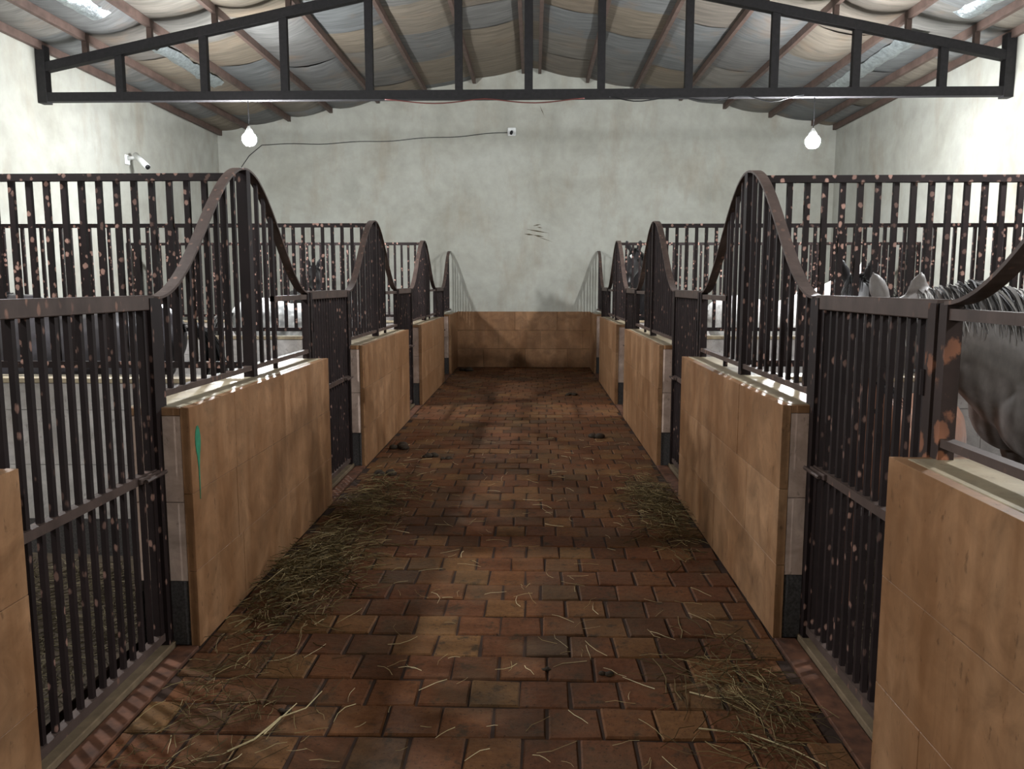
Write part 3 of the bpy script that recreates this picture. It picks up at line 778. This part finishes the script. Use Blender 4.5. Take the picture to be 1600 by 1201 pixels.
horse('black horse with a white star and raised head in the far right stall', (2.05, 14.2, FL), math.radians(248), 1.10, (1.0, 0, 1.84), (.70, 0, -.75), M['black_coat'], M['black_mane'], star=True)
horse('dark brown horse with its rump to the aisle in the near left stall', (-3.55, 6.15, FL), math.radians(176), 1.0, (1.15, 0, 1.35), (.8, 0, -.6), M['dark_coat'], M['black_mane'])
horse('dapple grey horse in the left stall behind the second partition', (-2.95, 10.0, FL), math.radians(40), .98, (1.05, 0, .92), (.5, 0, -.85), M['dapple_coat'], M['grey_mane'], nape=(.86, 0, 1.14))
horse('dark horse with raised head in the far left stall', (-4.05, 13.9, FL), math.radians(-62), 1.02, (.98, 0, 1.72), (.72, 0, -.72), M['black_coat'], M['black_mane'])

# ------------------------------------------------------------------ hay, straw and dung
def straws(name, label, n, place, Lr, wr, mat, zr=(.004, .03), parent=None, cat='hay', seed=1, cx=(XL + .008, XR - .008)):
    r = random.Random(seed); mb = MB()
    for i in range(n):
        x, y, zb = place(r); a = r.uniform(0, 2 * PI); L = r.uniform(*Lr); w = r.uniform(*wr); seg = 3
        p = Vector((x, y, zb + r.uniform(*zr))); tl = r.uniform(-.25, .25)
        vs = []
        for j in range(seg + 1):
            sd = Vector((-math.sin(a), math.cos(a), 0)) * (w * (1 - .5 * j / seg))
            vs += [p - sd, p + sd, p + Vector((0, 0, w * 1.2))]
            p = p + Vector((math.cos(a), math.sin(a), tl)) * (L / seg); p.z = max(p.z, zb + .003); p.x = min(max(p.x, cx[0]), cx[1]); a += r.uniform(-.55, .55); tl -= .12
        fs = []
        for j in range(seg):
            for q in range(3):
                m_, k_ = j * 3 + q, j * 3 + (q + 1) % 3; fs.append((m_, k_, k_ + 3, m_ + 3))
        mb.add(vs, fs)
    o = mb.build(name, mat, parent); return tag(o, label, cat, kind='stuff')
def gauss_pile(cx, cy, sx, sy, h, rot=0):
    def f(r):
        while True:
            u, v = r.gauss(0, 1), r.gauss(0, 1); e = math.exp(-(u * u + v * v) / 2)
            x = cx + u * sx; y = cy + v * sy
            if XL + .09 < x < XR - .09: break
        return x, y, r.random() * h * e
    return f
straws('hay_heap', 'loose heap of hay along the near left half wall', 1150, gauss_pile(-1.28, 4.25, .16, .38, .07), (.06, .22), (.0012, .0026), M['hay'], seed=2)
straws('hay_wisps', 'thin spill of hay beside the second left gate', 700, gauss_pile(-1.22, 5.7, .16, .5, .03), (.06, .2), (.0012, .0025), M['hay'], seed=3)
straws('hay_heap', 'loose heap of hay against the near right half wall', 850, gauss_pile(.93, 5.6, .13, .45, .07), (.06, .2), (.0012, .0026), M['hay'], seed=4)
straws('hay_wisps', 'wisps of hay spread beside the near right gate', 300, gauss_pile(.92, 2.95, .16, .30, .02), (.08, .26), (.0010, .0022), M['hay'], seed=5)
straws('hay_wisps', 'wisps of hay spread in front of the near left gate', 220, gauss_pile(-1.25, 2.85, .17, .35, .015), (.06, .2), (.0010, .002), M['hay'], seed=6)
straws('scattered_straw', 'single pale straws scattered all over the brick aisle', 280, lambda r: (r.uniform(XL + .1, XR - .1), 2.4 + 6 * r.random() ** 1.5, 0), (.04, .17), (.0008, .0018), M['straw'], (.002, .008), seed=7)
def stall_place(sd, ya, yb):
    a, b = sorted((X(sd, BT + .03), X(sd, BT + 3.0)))
    return lambda r: (r.uniform(a, b), r.uniform(ya, yb), .045)
straws('stall_bedding', 'straw bedding strewn on the floor of the near left stall', 7000, stall_place('L', 1.2, 4.25), (.06, .2), (.0015, .0035), M['bedding'], (.0, .03), seed=8, cx=(-5.5, XL - BT - .02))
straws('stall_bedding', 'straw bedding strewn on the floor of the near right stall', 4000, stall_place('R', 1.2, 4.5), (.06, .2), (.0015, .0035), M['bedding'], (.0, .03), seed=9, cx=(XR + BT + .02, 5.5))
# the long pale straw stalks in the foreground, one by one
def stalk(label, pts, w):
    c = Vector((pts[0][0], pts[0][1], 0)); q = [Vector((p[0], p[1], .006 + .004 * i % .012)) - c for i, p in enumerate(pts)]
    o = MB().tube(q, [w * (1 - .5 * i / (len(q) - 1)) for i in range(len(q))], 5).build('straw_stalk', M['straw'])
    o.location = c; tag(o, label, 'straw')
stalk('long pale straw stalk bent like a hook on the foreground bricks', [(-1.05, 2.55), (-.98, 2.62), (-.93, 2.76), (-.86, 2.84), (-.83, 2.96)], .0042)
stalk('short pale straw lying beside the long bent stalk', [(-.96, 2.66), (-.92, 2.80), (-.90, 2.86)], .0035)
stalk('thin curved straw near the right threshold in the foreground', [(.60, 2.74), (.78, 2.70), (.90, 2.60), (.98, 2.52)], .0035)
stalk('straight pale straw on the bricks beside the right hay wisps', [(.62, 3.0), (.70, 2.95), (.84, 2.96)], .0035)
def clump(label, x, y, r, seed):
    mb = MB(); rr = random.Random(seed)
    for i in range(7):
        a = rr.uniform(0, 2 * PI); d = rr.random() * r; s_ = r * rr.uniform(.3, .55)
        mb.sphere((d * math.cos(a), d * math.sin(a) * .7, s_ * .35), s_, 9, 6, (1, .9, .6))
    o = mb.build('dung_clump', M['dung'], None, True); o.location = (x, y, -.002); tag(o, label, 'dung', 'dung clumps on the aisle')
for i, (lab, x, y, r) in enumerate([
    ('wide dark dung clump on the left beside the second half wall', -1.30, 7.75, .10), ('broken dark dung clump on the bricks left of the aisle middle', -.98, 7.35, .075),
    ('dark dung clump close to the left gate of the second stall', -1.28, 6.62, .09), ('small dark dung clump just inside the left wall row', -.80, 7.25, .05),
    ('dark dung clump on the right before the third half wall', .62, 8.35, .11), ('round dark dung clump far down the aisle on the right', .55, 11.6, .08),
    ('flat dark dung clump against the end of the left row by the end wall', -1.22, 14.9, .16), ('tiny dark dung crumb in the middle of the near bricks', .06, 3.18, .022),
    ('tiny dark dung crumb near the foreground stalk', -.93, 2.82, .03), ('dark dung crumb right of the aisle middle in the foreground', .32, 3.15, .035)]): clump(lab, x, y, r, i)
